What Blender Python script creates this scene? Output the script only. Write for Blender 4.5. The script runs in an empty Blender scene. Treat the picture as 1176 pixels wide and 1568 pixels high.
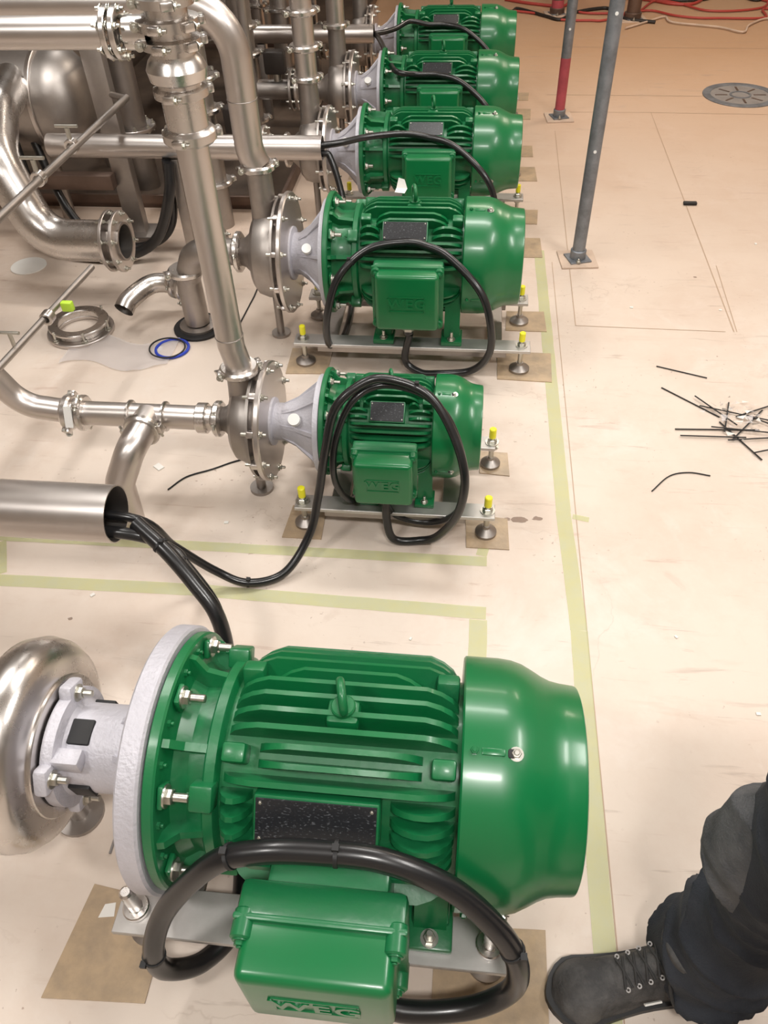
import bpy, bmesh, math, random
from mathutils import Vector, Matrix, noise
random.seed(4)
pi = math.pi
scene = bpy.context.scene
V = Vector

# ------------------------------------------------------------------ materials
def newmat(name):
    m = bpy.data.materials.new(name); m.use_nodes = True
    nt = m.node_tree
    return m, nt, nt.nodes['Principled BSDF']

def mat(name, col, rough=0.5, metal=0.0, coat=0.0, bump=0.0, bscale=60, var=0.0, vscale=6, vcol=None, alpha=1.0, emis=0, aniso=0, rvar=0.0):
    m, nt, b = newmat(name)
    b.inputs['Base Color'].default_value = (*col, 1)
    b.inputs['Roughness'].default_value = rough
    b.inputs['Metallic'].default_value = metal
    b.inputs['Coat Weight'].default_value = coat
    b.inputs['Coat Roughness'].default_value = 0.14
    b.inputs['Alpha'].default_value = alpha
    if aniso: b.inputs['Anisotropic'].default_value = aniso
    if emis:
        b.inputs['Emission Color'].default_value = (*col, 1); b.inputs['Emission Strength'].default_value = emis
    tc = nt.nodes.new('ShaderNodeTexCoord')
    if bump:
        n = nt.nodes.new('ShaderNodeTexNoise'); n.inputs['Scale'].default_value = bscale; n.inputs['Detail'].default_value = 4
        bp = nt.nodes.new('ShaderNodeBump'); bp.inputs['Strength'].default_value = bump; bp.inputs['Distance'].default_value = 0.004
        nt.links.new(tc.outputs['Object'], n.inputs['Vector'])
        nt.links.new(n.outputs['Fac'], bp.inputs['Height']); nt.links.new(bp.outputs['Normal'], b.inputs['Normal'])
    if var or rvar:
        n = nt.nodes.new('ShaderNodeTexNoise'); n.inputs['Scale'].default_value = vscale; n.inputs['Detail'].default_value = 6
        n.inputs['Roughness'].default_value = 0.65
        nt.links.new(tc.outputs['Object'], n.inputs['Vector'])
    if var:
        r = nt.nodes.new('ShaderNodeValToRGB')
        r.color_ramp.elements[0].position = 0.38; r.color_ramp.elements[1].position = 0.66
        c2 = vcol if vcol else tuple(c * (1 - var) for c in col)
        r.color_ramp.elements[0].color = (*col, 1); r.color_ramp.elements[1].color = (*c2, 1)
        nt.links.new(n.outputs['Fac'], r.inputs['Fac']); nt.links.new(r.outputs['Color'], b.inputs['Base Color'])
    if rvar:
        mr = nt.nodes.new('ShaderNodeMapRange')
        mr.inputs['To Min'].default_value = max(0.02, rough - rvar); mr.inputs['To Max'].default_value = rough + rvar
        nt.links.new(n.outputs['Fac'], mr.inputs['Value']); nt.links.new(mr.outputs['Result'], b.inputs['Roughness'])
    return m

M_green = mat('green_enamel', (0.003, 0.146, 0.042), 0.39, coat=0.15, bump=0.20, bscale=50, var=0.25, vscale=7, vcol=(0.010, 0.130, 0.048))
M_greensm = mat('green_enamel_smooth', (0.002, 0.146, 0.041), 0.32, coat=0.22, bump=0.03, bscale=14, var=.08, vscale=3, rvar=.05)
M_cast = mat('silver_painted_casting', (0.55, 0.54, 0.59), 0.5, metal=0.2, bump=0.4, bscale=150, var=0.15, vscale=9)
M_castdk = mat('bare_casting', (0.36, 0.34, 0.33), 0.5, metal=0.5, bump=0.3, bscale=120, var=0.2, vscale=12)
M_ss = mat('brushed_stainless', (0.60, 0.56, 0.535), 0.36, metal=1.0, rvar=0.07, vscale=9, aniso=0.4)
M_ssp = mat('satin_stainless', (0.63, 0.60, 0.575), 0.28, metal=1.0, rvar=0.08, vscale=14)
M_ssd = mat('dull_stainless', (0.43, 0.395, 0.37), 0.45, metal=1.0, var=0.25, vscale=4, rvar=0.08)
M_flat = mat('brushed_flat_bar', (0.56, 0.54, 0.52), 0.46, metal=0.75, var=0.12, vscale=14)
M_zinc = mat('zinc_bolt', (0.56, 0.55, 0.50), 0.36, metal=1.0, rvar=.08, vscale=60)
M_rub = mat('black_cable_rubber', (0.010, 0.010, 0.011), 0.30, coat=0.15, bump=0.04, bscale=40)
M_blk = mat('matt_black', (0.012, 0.012, 0.013), 0.6)
M_dark = mat('dark_equipment', (0.030, 0.024, 0.021), 0.5, metal=0.3)
M_floorshade = mat('brown_floor_shade', (0.12, 0.085, 0.062), 0.55, metal=0.2, var=.5, vscale=3)  # shade on the rear-left floor, put into a dark brown colour
M_yel = mat('yellow_cap_plastic', (0.85, 0.80, 0.02), 0.4)
M_pad = mat('cardboard_pad', (0.46, 0.34, 0.22), 0.3, var=0.3, vscale=18, vcol=(0.34, 0.26, 0.18), bump=0.2, bscale=60)
M_board = mat('floor_board_offcut', (0.60, 0.46, 0.36), 0.6, var=0.2, vscale=10)
M_tape = mat('masking_tape_yellow_green', (0.60, 0.62, 0.29), 0.42, alpha=0.52, var=0.1, vscale=18, vcol=(0.57, 0.61, 0.35))
M_galv = mat('galvanised_tube', (0.25, 0.265, 0.29), 0.5, metal=0.6, var=0.35, vscale=16, bump=0.1, bscale=70)
M_red = mat('red_paint', (0.42, 0.07, 0.09), 0.5, var=0.3, vscale=12)
M_redh = mat('red_hose', (0.40, 0.05, 0.04), 0.5)
M_white = mat('white_label', (0.76, 0.76, 0.74), 0.5)
M_blue = mat('blue_plastic', (0.02, 0.05, 0.42), 0.4)
M_film = mat('plastic_film', (0.70, 0.66, 0.66), 0.2, alpha=0.45)
M_paper = mat('scrap_paper', (0.74, 0.72, 0.68), 0.7)
M_wall = mat('painted_wall', (0.50, 0.44, 0.38), 0.7, var=0.08, vscale=1.2)
M_ceil = mat('ceiling_paint', (0.44, 0.42, 0.40), 0.8)
M_steelb = mat('brown_steel_frame', (0.17, 0.115, 0.09), 0.4, metal=0.6, var=0.3, vscale=5)
M_trou = mat('navy_work_trouser', (0.020, 0.024, 0.033), 0.88, bump=0.4, bscale=350, var=0.5, vscale=9, vcol=(0.036, 0.041, 0.052))
M_knee = mat('worn_grey_knee_fabric', (0.115, 0.118, 0.125), 0.92, bump=0.6, bscale=300, var=0.5, vscale=14, vcol=(0.050, 0.054, 0.062))
M_boot = mat('dusty_black_suede', (0.048, 0.047, 0.048), 0.85, bump=0.5, bscale=200, var=0.6, vscale=16, vcol=(0.115, 0.11, 0.107))
M_sole = mat('boot_rubber', (0.02, 0.02, 0.021), 0.6)
M_lace = mat('black_lace', (0.035, 0.034, 0.034), 0.8)
M_tag = mat('yellow_green_tag', (.45, .7, .05), .5)
M_seam = mat('sheet_seam', (.42, .30, .21), .6)
M_stain = mat('dark_floor_stain', (.20, .11, .07), .6, alpha=.45)
M_diff = mat('lamp_diffuser', (1.0, .96, .9), 0.4, emis=4)

def plate_mat():
    m, nt, b = newmat('nameplate_print')
    tc = nt.nodes.new('ShaderNodeTexCoord'); mp = nt.nodes.new('ShaderNodeMapping'); mp.inputs['Scale'].default_value = (170, 170, 420)
    n = nt.nodes.new('ShaderNodeTexNoise'); n.inputs['Scale'].default_value = 1.0
    r = nt.nodes.new('ShaderNodeValToRGB'); r.color_ramp.elements[0].position = 0.60; r.color_ramp.elements[1].position = 0.70
    r.color_ramp.elements[0].color = (0.014, 0.015, 0.018, 1); r.color_ramp.elements[1].color = (0.09, 0.095, 0.105, 1)
    nt.links.new(tc.outputs['Object'], mp.inputs['Vector']); nt.links.new(mp.outputs['Vector'], n.inputs['Vector'])
    nt.links.new(n.outputs['Fac'], r.inputs['Fac']); nt.links.new(r.outputs['Color'], b.inputs['Base Color'])
    b.inputs['Roughness'].default_value = 0.35
    return m
M_plate = plate_mat()

def floor_mat():
    m, nt, b = newmat('cream_floor_sheet')
    L = nt.links.new
    tc = nt.nodes.new('ShaderNodeTexCoord')
    def nz(scale, detail=5, rough=0.6, vec=None, dist=0):
        n = nt.nodes.new('ShaderNodeTexNoise'); n.inputs['Scale'].default_value = scale
        n.inputs['Detail'].default_value = detail; n.inputs['Roughness'].default_value = rough; n.inputs['Distortion'].default_value = dist
        L(vec if vec else tc.outputs['Object'], n.inputs['Vector']); return n.outputs['Fac']
    def ramp(fac, a, bb, ca=(0, 0, 0, 1), cb=(1, 1, 1, 1)):
        r = nt.nodes.new('ShaderNodeValToRGB'); r.color_ramp.elements[0].position = a; r.color_ramp.elements[1].position = bb
        r.color_ramp.elements[0].color = ca; r.color_ramp.elements[1].color = cb
        L(fac, r.inputs['Fac']); return r.outputs['Color']
    def mix(fac, A, B):
        x = nt.nodes.new('ShaderNodeMix'); x.data_type = 'RGBA'
        if isinstance(fac, float): x.inputs[0].default_value = fac
        else: L(fac, x.inputs[0])
        if isinstance(A, tuple): x.inputs[6].default_value = A
        else: L(A, x.inputs[6])
        if isinstance(B, tuple): x.inputs[7].default_value = B
        else: L(B, x.inputs[7])
        return x.outputs[2]
    def mul(a, k):
        q = nt.nodes.new('ShaderNodeMath'); q.operation = 'MULTIPLY'; L(a, q.inputs[0])
        if isinstance(k, float): q.inputs[1].default_value = k
        else: L(k, q.inputs[1])
        return q.outputs[0]
    base = ramp(nz(0.9, 6), 0.30, 0.72, (0.675, 0.585, 0.51, 1), (0.615, 0.52, 0.44, 1))
    blot = ramp(nz(1.7, 7, 0.72), 0.46, 0.72)
    c = mix(mul(blot, 0.55), base, (0.54, 0.41, 0.33, 1))
    pale = ramp(nz(3.3, 6, 0.7, None, .4), 0.54, 0.68)
    c = mix(mul(pale, 0.40), c, (0.72, 0.655, 0.60, 1))
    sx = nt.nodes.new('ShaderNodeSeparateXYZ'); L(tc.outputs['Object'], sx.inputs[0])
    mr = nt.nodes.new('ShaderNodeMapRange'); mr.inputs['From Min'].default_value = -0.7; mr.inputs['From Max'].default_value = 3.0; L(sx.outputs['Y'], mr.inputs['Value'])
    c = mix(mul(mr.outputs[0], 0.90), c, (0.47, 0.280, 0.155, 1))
    def scuff(rot, sc, a, bb, amt, col, seedscale):
        nonlocal c
        mp = nt.nodes.new('ShaderNodeMapping'); mp.inputs['Rotation'].default_value = (0, 0, rot); mp.inputs['Scale'].default_value = sc; L(tc.outputs['Object'], mp.inputs['Vector'])
        s = mul(ramp(nz(1.0, 5, 0.65, mp.outputs['Vector'], 0.7), a, bb), ramp(nz(seedscale, 4), 0.47, 0.58))
        c = mix(mul(s, amt), c, col)
    scuff(0.6, (3, 24, 1), .60, .68, .48, (0.34, 0.25, 0.20, 1), 2.6)
    scuff(-0.5, (4, 34, 1), .61, .68, .42, (0.42, 0.28, 0.22, 1), 3.4)
    scuff(1.3, (2, 14, 1), .57, .72, .42, (0.50, 0.37, 0.29, 1), 1.9)
    scuff(0.2, (6, 9, 1), .58, .72, .42, (0.46, 0.35, 0.28, 1), 2.2)
    vo = nt.nodes.new('ShaderNodeTexVoronoi'); vo.feature = 'DISTANCE_TO_EDGE'; vo.inputs['Scale'].default_value = 1.6
    wn = nt.nodes.new('ShaderNodeTexNoise'); wn.inputs['Scale'].default_value = 3; wn.inputs['Detail'].default_value = 6; L(tc.outputs['Object'], wn.inputs['Vector'])
    va = nt.nodes.new('ShaderNodeMixRGB'); va.blend_type = 'ADD'; va.inputs[0].default_value = .55; L(tc.outputs['Object'], va.inputs[1]); L(wn.outputs['Color'], va.inputs[2]); L(va.outputs[0], vo.inputs['Vector'])
    crk = mul(ramp(vo.outputs['Distance'], 0.0, 0.005, (1, 1, 1, 1), (0, 0, 0, 1)), ramp(nz(1.3, 3), 0.56, 0.62))
    c = mix(mul(crk, .30), c, (0.38, 0.28, 0.22, 1))
    # sparse fine grit, clustered
    sp = mul(ramp(nz(75, 2, 0.5), 0.70, 0.72), ramp(nz(2.4, 4), .50, .62))
    c = mix(mul(sp, 0.6), c, (0.26, 0.16, 0.12, 1))
    L(c, b.inputs['Base Color'])
    rr = nt.nodes.new('ShaderNodeMapRange'); rr.inputs['To Min'].default_value = 0.36; rr.inputs['To Max'].default_value = 0.66
    L(nz(5, 5), rr.inputs['Value']); L(rr.outputs[0], b.inputs['Roughness'])
    bp = nt.nodes.new('ShaderNodeBump'); bp.inputs['Strength'].default_value = 0.15; bp.inputs['Distance'].default_value = 0.004
    L(nz(22, 5), bp.inputs['Height']); L(bp.outputs['Normal'], b.inputs['Normal'])
    return m
M_floor = floor_mat()

# ------------------------------------------------------------------ mesh builder
def basis(d):
    d = V(d).normalized()
    u = d.cross(V((0, 0, 1)))
    if u.length < 1e-3: u = d.cross(V((0, 1, 0)))
    u.normalize(); w = d.cross(u).normalized()
    return d, u, w

_boxcache = {}
def bevbox(size, bev, seg):
    key = (tuple(round(s, 5) for s in size), round(bev, 5), seg)
    if key in _boxcache: return _boxcache[key]
    bm = bmesh.new(); bmesh.ops.create_cube(bm, size=1)
    for v in bm.verts: v.co = V((v.co.x * size[0], v.co.y * size[1], v.co.z * size[2]))
    if bev > 0: bmesh.ops.bevel(bm, geom=bm.edges[:], offset=bev, segments=seg, profile=0.5, affect='EDGES')
    bm.verts.index_update()
    r = ([v.co.copy() for v in bm.verts], [[v.index for v in f.verts] for f in bm.faces])
    bm.free(); _boxcache[key] = r
    return r

class MB:
    def __init__(s): s.v = []; s.f = []; s.mi = []; s.mats = []
    def _m(s, m):
        if m not in s.mats: s.mats.append(m)
        return s.mats.index(m)
    def add(s, vs, fs, m):
        o = len(s.v); k = s._m(m); s.v += [V(v) for v in vs]
        for f in fs: s.f.append([i + o for i in f]); s.mi.append(k)
        return s
    def rev(s, o, ax, prof, m, seg=40, closed=False):
        d, u, w = basis(ax); o = V(o); vs = []; fs = []
        n = len(prof)
        for (a, r) in prof:
            for j in range(seg):
                t = 2 * pi * j / seg
                vs.append(o + d * a + (u * math.cos(t) + w * math.sin(t)) * max(r, 1e-5))
        rng = n if closed else n - 1
        for i in range(rng):
            i2 = (i + 1) % n
            for j in range(seg):
                k = (j + 1) % seg
                fs.append([i * seg + j, i2 * seg + j, i2 * seg + k, i * seg + k])
        if not closed:
            if prof[0][1] > 1e-4: fs.append([j for j in range(seg)])
            if prof[-1][1] > 1e-4: fs.append([(n - 1) * seg + j for j in range(seg)][::-1])
        return s.add(vs, fs, m)
    def cyl(s, p0, p1, r, m, seg=24, bev=0.0, r2=None):
        p0 = V(p0); p1 = V(p1); L = (p1 - p0).length; r2 = r if r2 is None else r2
        if bev: prof = [(0, r - bev), (bev, r), (L - bev, r2), (L, r2 - bev)]
        else: prof = [(0, r), (L, r2)]
        return s.rev(p0, p1 - p0, prof, m, seg)
    def ring(s, o, ax, r0, r1, h, m, seg=40, bev=0.0):
        b = bev
        return s.rev(o, ax, [(b, r0), (0, r0 + b), (0, r1 - b), (b, r1), (h - b, r1), (h, r1 - b), (h, r0 + b), (h - b, r0)], m, seg, closed=True)
    def box(s, c, size, m, rot=None, bev=0.0, seg=2):
        vs, fs = bevbox(size, bev, seg); c = V(c)
        if rot is None: return s.add([v + c for v in vs], fs, m)
        return s.add([rot @ v + c for v in vs], fs, m)
    def prism(s, poly, ext, m):
        poly = [V(p) for p in poly]; e = V(ext); n = len(poly)
        vs = poly + [p + e for p in poly]
        fs = [list(range(n))[::-1], list(range(n, 2 * n))]
        for i in range(n): fs.append([i, (i + 1) % n, n + (i + 1) % n, n + i])
        return s.add(vs, fs, m)
    def torus(s, o, ax, R, r, m, seg=36, ss=10):
        prof = [(r * math.sin(2 * pi * i / ss), R + r * math.cos(2 * pi * i / ss)) for i in range(ss)]
        return s.rev(o, ax, prof, m, seg, closed=True)
    def sweep(s, pts, r, m, seg=18, cap=True, rf=None):
        pts = [V(p) for p in pts]; n = len(pts); vs = []; fs = []
        t0 = (pts[1] - pts[0]).normalized(); _, u, w = basis(t0)
        for i in range(n):
            t = (pts[min(i + 1, n - 1)] - pts[max(i - 1, 0)]).normalized()
            u = (u - t * u.dot(t)).normalized(); w = t.cross(u)
            rr = rf(i / (n - 1)) if rf else r
            for j in range(seg):
                a = 2 * pi * j / seg
                vs.append(pts[i] + (u * math.cos(a) + w * math.sin(a)) * rr)
        for i in range(n - 1):
            for j in range(seg):
                k = (j + 1) % seg
                fs.append([i * seg + j, (i + 1) * seg + j, (i + 1) * seg + k, i * seg + k])
        if cap:
            fs.append([j for j in range(seg)]); fs.append([(n - 1) * seg + j for j in range(seg)][::-1])
        return s.add(vs, fs, m)
    def bolt(s, p, d, r, L, m=None, washer=True):
        m = m or M_zinc; p = V(p); d = V(d).normalized()
        if washer: s.cyl(p, p + d * r * 0.25, r * 1.45, m, 16)
        s.rev(p, d, [(0, r), (r * 0.9, r), (r * 1.0, r * 0.86)], m, 6)
        s.cyl(p + d * r, p + d * max(L, r * 1.3), r * 0.55, m, 12, bev=r * 0.1)
        return s
    def mesh(s, name, ang=34):
        me = bpy.data.meshes.new(name)
        me.from_pydata([tuple(v) for v in s.v], [], s.f)
        for m in s.mats: me.materials.append(m)
        me.polygons.foreach_set('material_index', s.mi)
        me.polygons.foreach_set('use_smooth', [True] * len(s.f))
        me.update()
        bm = bmesh.new(); bm.from_mesh(me); bmesh.ops.recalc_face_normals(bm, faces=bm.faces); bm.to_mesh(me); bm.free()
        try: me.set_sharp_from_angle(angle=math.radians(ang))
        except Exception: pass
        return me

def link(name, data, parent=None, loc=(0, 0, 0)):
    o = bpy.data.objects.new(name, data); scene.collection.objects.link(o); o.location = loc
    if parent: o.parent = parent
    return o
def group(name, parts, loc=(0, 0, 0)):
    e = link(name, None, None, loc); e.empty_display_size = 0.1
    for pn, me in parts: link(pn, me, e)
    return e

def cr(pts, n=10):
    pts = [V(p) for p in pts]; P = [pts[0] * 2 - pts[1]] + pts + [pts[-1] * 2 - pts[-2]]; out = []
    for i in range(1, len(P) - 2):
        for k in range(n):
            t = k / n; a, b, c, d = P[i - 1], P[i], P[i + 1], P[i + 2]
            out.append(0.5 * ((2 * b) + (c - a) * t + (2 * a - 5 * b + 4 * c - d) * t * t + (3 * b - a - 3 * c + d) * t ** 3))
    out.append(pts[-1]); return out
def fillet(pts, R, n=12):
    pts = [V(p) for p in pts]; out = [pts[0]]
    for i in range(1, len(pts) - 1):
        a = (pts[i - 1] - pts[i]).normalized(); b = (pts[i + 1] - pts[i]).normalized()
        ang = a.angle(b)
        if ang > 3.12: out.append(pts[i]); continue
        d = R / math.tan(ang / 2)
        d = min(d, 0.49 * (pts[i - 1] - pts[i]).length if i > 1 else 0.98 * (pts[i - 1] - pts[i]).length, 0.49 * (pts[i + 1] - pts[i]).length if i < len(pts) - 2 else 0.98 * (pts[i + 1] - pts[i]).length)
        Rr = d * math.tan(ang / 2); c = pts[i] + (a + b).normalized() * (Rr / math.sin(ang / 2))
        s0 = pts[i] + a * d - c; s1 = pts[i] + b * d - c; th = s0.angle(s1)
        for k in range(n + 1):
            t = k / n; out.append(c + (s0 * math.sin((1 - t) * th) + s1 * math.sin(t * th)) / math.sin(th))
    out.append(pts[-1]); return out

def clamp(mb, o, ax, r, h=0.022, m=None, lug=True, ang=0.6):
    m = m or M_ssp; d, u, w = basis(ax); o = V(o)
    mb.rev(o - d * h / 2, d, [(0, r), (0, r * 1.28), (h * .25, r * 1.42), (h * .75, r * 1.42), (h, r * 1.28), (h, r)], m, 32)
    if lug:
        dirn = u * math.cos(ang) + w * math.sin(ang); t = d.cross(dirn)
        for sgn in (1, -1):
            p = o + dirn * (r * 1.5) * sgn
            rot = Matrix((dirn, t, d)).transposed()
            mb.box(p, (r * 0.4, r * 0.7, h * 0.85), m, rot, bev=0.002)
            mb.cyl(p + dirn * r * .1 - t * r * .6, p + dirn * r * .1 + t * r * .6, 0.004, M_zinc, 10)
            mb.bolt(p + dirn * r * .1 + t * r * .35, t, 0.007, 0.016)
def flange(mb, o, ax, r, R, h, nb, m=None, br=0.008):
    m = m or M_ss; d, u, w = basis(ax); o = V(o)
    mb.ring(o - d * h / 2, d, r, R, h, m, 44, bev=min(0.002, h * .2))
    for k in range(nb):
        a = 2 * pi * (k + .5) / nb
        p = o + (u * math.cos(a) + w * math.sin(a)) * (R * 0.88)
        mb.bolt(p + d * h / 2, d, br, br * 2.2); mb.bolt(p - d * h / 2, -d, br, br * 2.2)

# ------------------------------------------------------------------ room
def room():
    x0, x1, y0, y1, zc = -4.8, 3.4, -2.6, 8.8, 3.1
    def slab(name, c, size, m):
        mb = MB(); mb.box((0, 0, 0), size, m); link(name, mb.mesh(name), None, c)
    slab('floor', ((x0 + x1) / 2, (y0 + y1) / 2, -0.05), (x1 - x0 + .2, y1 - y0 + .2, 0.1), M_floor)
    slab('ceiling', ((x0 + x1) / 2, (y0 + y1) / 2, zc + .05), (x1 - x0 + .2, y1 - y0 + .2, 0.1), M_ceil)
    slab('wall_left', (x0 - .05, (y0 + y1) / 2, zc / 2), (0.1, y1 - y0, zc), M_wall)
    slab('wall_right', (x1 + .05, (y0 + y1) / 2, zc / 2), (0.1, y1 - y0, zc), M_wall)
    slab('wall_back', ((x0 + x1) / 2, y1 + .05, zc / 2), (x1 - x0, 0.1, zc), M_wall)
    slab('wall_front', ((x0 + x1) / 2, y0 - .05, zc / 2), (x1 - x0, 0.1, zc), M_wall)
room()

def lamp(x, y, w, l, power, col=(1.0, 0.97, 0.93)):
    mb = MB()
    mb.box((0, 0, 0.03), (w + .06, l + .06, 0.05), M_ceil, bev=.005)
    mb.box((0, 0, 0.0), (w, l, 0.012), M_diff)
    e = group('ceiling_light_fixture', [('housing', mb.mesh('lamp_housing'))], (x, y, 3.04))
    ld = bpy.data.lights.new('lamp_light', 'AREA'); ld.shape = 'RECTANGLE'; ld.size = w; ld.size_y = l
    ld.energy = power; ld.color = col
    link('light', ld, e, (0, 0, -0.02))
lamp(0.35, -0.55, 0.45, 0.26, 52)
lamp(-1.6, -0.3, 0.5, 0.28, 32)
lamp(1.7, 1.2, 0.3, 1.2, 48)
lamp(-1.5, 2.3, 0.3, 1.2, 36)
lamp(0.3, 2.6, 1.2, 0.24, 37)
lamp(0.6, 5.2, 1.2, 0.24, 37, (1.0, .88, .75))
lamp(-1.8, 5.6, 0.28, 1.2, 14)
lamp(2.2, 5.6, 0.28, 1.2, 37, (1.0, .82, .65))

w = bpy.data.worlds.new('World'); scene.world = w; w.use_nodes = True
w.node_tree.nodes['Background'].inputs['Color'].default_value = (0.9, 0.92, 1, 1)
w.node_tree.nodes['Background'].inputs['Strength'].default_value = 0.2

# ------------------------------------------------------------------ electric motor
def build_motor(R, L, hf, xbf=.17, xff=.71, bc=.44, bw=1.15, bh=.92, bz=-.04, bf=1.65, pc=.40, pw=.84, pp=.32, pdeg=140, ec=.445):
    xb = xbf * L; xf = xff * L
    mb = MB(); X = V((1, 0, 0)); O = (0, 0, 0)
    def pol(x, r, ph): return V((x, r * math.cos(ph), r * math.sin(ph)))
    mb.rev(O, X, [(0, .2 * R), (0, .985 * R), (.012 * R, R), (.075 * R, R), (.09 * R, .985 * R), (.092 * R, .84 * R), (.12 * R, .76 * R), (.22 * R, .70 * R), (xb - .1 * R, .71 * R), (xb - .095 * R, .80 * R), (xb - .08 * R, .815 * R), (xb - .01 * R, .815 * R), (xb, .80 * R), (xb + .01, .6 * R)], M_green, 72)
    for k in range(8):
        ph = math.radians(22.5 + 45 * k); t = .03 * R
        tv = V((0, -math.sin(ph), math.cos(ph))) * t
        poly = [pol(.08 * R, .66 * R, ph), pol(.08 * R, .955 * R, ph), pol(.14 * R, .94 * R, ph), pol(.22 * R, .84 * R, ph), pol(xb - .06 * R, .80 * R, ph), pol(xb - .06 * R, .66 * R, ph)]
        mb.prism([p - tv for p in poly], tv * 2, M_green)
        ph2 = ph + math.radians(22.5); rot = Matrix.Rotation(ph2, 3, 'X')
        if k % 2 == 0:
            mb.box(pol(xb - .07 * R, .83 * R, ph2), (.17 * R, .16 * R, .19 * R), M_green, rot, bev=.02 * R)
            mb.bolt(pol(xb - .15 * R, .86 * R, ph2), (-1, 0, 0), .03 * R, .05 * R, M_green, washer=False)
        mb.box(pol(.12 * R, .88 * R, ph2), (.05 * R, .15 * R, .17 * R), M_green, rot, bev=.02 * R)
        mb.bolt(pol(.14 * R, .895 * R, ph2), X, .058 * R, .17 * R)
        for s_ in (-1, 1):
            ph3 = ph + s_ * math.radians(9)
            mb.bolt(pol(.085 * R, .91 * R, ph3), X, .028 * R, .05 * R, M_green, washer=False)
    mb.rev(O, X, [(xb, .3 * R), (xb, .735 * R), (xf, .735 * R), (xf, .3 * R)], M_green, 64)
    x0 = xb + .02 * R; x1 = xf - .03 * R
    nf = 44; st = 360 / nf
    for k in range(nf):
        deg = st * k + 3
        if 170 < deg < 198 or 246 < deg < 294: continue
        ph = math.radians(deg); a, b = x0, x1
        if min(abs(deg - 113.5), abs(deg - 66.5)) < st * .51: a += .24 * R; b -= .24 * R
        if pdeg - 11.5 < deg < pdeg + 12: segs = [(a, pc * L - (pw / 2 + .06) * R), (pc * L + (pw / 2 + .06) * R, b)]
        else: segs = [(a, b)]
        for (a, b) in segs:
            if b - a < .1 * R: continue
            q = min(.26 * R, (b - a) * .4)
            top = .93 * R
            prof = [(a, .66 * R), (a + .12 * q, .765 * R), (a + .3 * q, .835 * R), (a + .6 * q, .89 * R), (a + q, top), (b - q, top), (b - .6 * q, .89 * R), (b - .3 * q, .835 * R), (b - .12 * q, .765 * R), (b, .66 * R)]
            tb = .034 * R; tt = .020 * R; tn = V((0, -math.sin(ph), math.cos(ph)))
            vs = []; n = len(prof)
            for sg in (-1, 1):
                for (x, r) in prof:
                    th = tb + (tt - tb) * (r - .66 * R) / (.27 * R)
                    vs.append(pol(x, r, ph) + tn * th * sg)
            fs = [list(range(n)), list(range(n, 2 * n))[::-1]] + [[i, (i + 1) % n, n + (i + 1) % n, n + i] for i in range(n)]
            mb.add(vs, fs, M_green)
    for deg in (113.5, 66.5):
        ph = math.radians(deg); rot = Matrix.Rotation(ph, 3, 'X')
        for xx in (x0 + .11 * R, x1 - .11 * R):
            mb.box(pol(xx, .81 * R, ph), (.17 * R, .20 * R, .14 * R), M_green, rot, bev=.025 * R)
    ph = math.radians(pdeg); rot = Matrix.Rotation(ph, 3, 'X')
    mb.box(pol(pc * L, .81 * R, ph), ((pw + .04) * R, .20 * R, (pp + .04) * R), M_green, rot, bev=.02 * R)
    for sx in (-1, 1):
        for sz in (-1, 1):
            mb.bolt(pol(pc * L + sx * pw * .46 * R, .918 * R, ph) + V((0, -math.sin(ph), math.cos(ph))) * sz * pp * .4 * R, pol(0, 1, ph), .014 * R, .02 * R, M_zinc, False)
    ex = ec * L
    mb.box((ex, 0, .82 * R), (.24 * R, .24 * R, .2 * R), M_green, bev=.04 * R)
    mb.cyl((ex, 0, .9 * R), (ex, 0, .96 * R), .09 * R, M_green, 20, bev=.01 * R)
    mb.torus((ex, 0, 1.07 * R), (1, .25, 0), .11 * R, .032 * R, M_green, 32, 12)
    for fx in (.30 * L, .66 * L):
        for sy in (-1, 1):
            mb.box((fx, sy * .80 * R, -hf + .045 * R), (.36 * R, .42 * R, .09 * R), M_green, bev=.02 * R)
            mb.box((fx, sy * .72 * R, -hf + .10 * R), (.30 * R, .22 * R, .08 * R), M_green, bev=.03 * R)
            poly = [(fx - .13 * R, sy * .35 * R, -.5 * R), (fx - .13 * R, sy * .66 * R, -.30 * R), (fx - .13 * R, sy * .86 * R, -hf + .08 * R), (fx - .13 * R, sy * .60 * R, -hf + .08 * R)]
            mb.prism(poly, (.26 * R, 0, 0), M_green)
            mb.bolt((fx, sy * .93 * R, -hf + .09 * R), (0, 0, 1), .05 * R, .14 * R)
    body = mb.mesh('stator_frame')
    mb = MB(); Lc = L - xf
    pr = [(-.03, .86), (-.03, .935), (-.015, .95), (.28, .95), (.40, .94), (.50, .915), (.60, .87), (.68, .83), (.76, .80), (.85, .785), (.97, .775), (.99, .77), (1.0, .75), (1.0, .71), (.98, .70), (.97, .66), (.97, .1)]
    mb.rev((xf, 0, 0), X, [(a * Lc, r * R) for a, r in pr], M_greensm, 80)
    for r_ in (.2, .3, .4, .5, .6): mb.torus((L - .02 * Lc, 0, 0), X, r_ * R, .012 * R, M_green, 36, 6)
    for deg in (105, 200, 340):
        ph = math.radians(deg); rot = Matrix.Rotation(ph, 3, 'X')
        mb.box(pol(xf + .37 * Lc, .94 * R, ph), (.07 * R, .03 * R, .07 * R), M_blk, rot, bev=.02 * R)
        mb.bolt(pol(xf + .40 * Lc, .935 * R, ph), pol(0, 1, ph), .035 * R, .06 * R)
        mb.box(pol(xf + .22 * Lc, .95 * R, ph), (.16 * R, .02 * R, .05 * R), M_greensm, rot, bev=.008 * R)
        mb.bolt(pol(xf + .07 * Lc, .95 * R, ph), pol(0, 1, ph), .028 * R, .03 * R, M_greensm, False)
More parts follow.
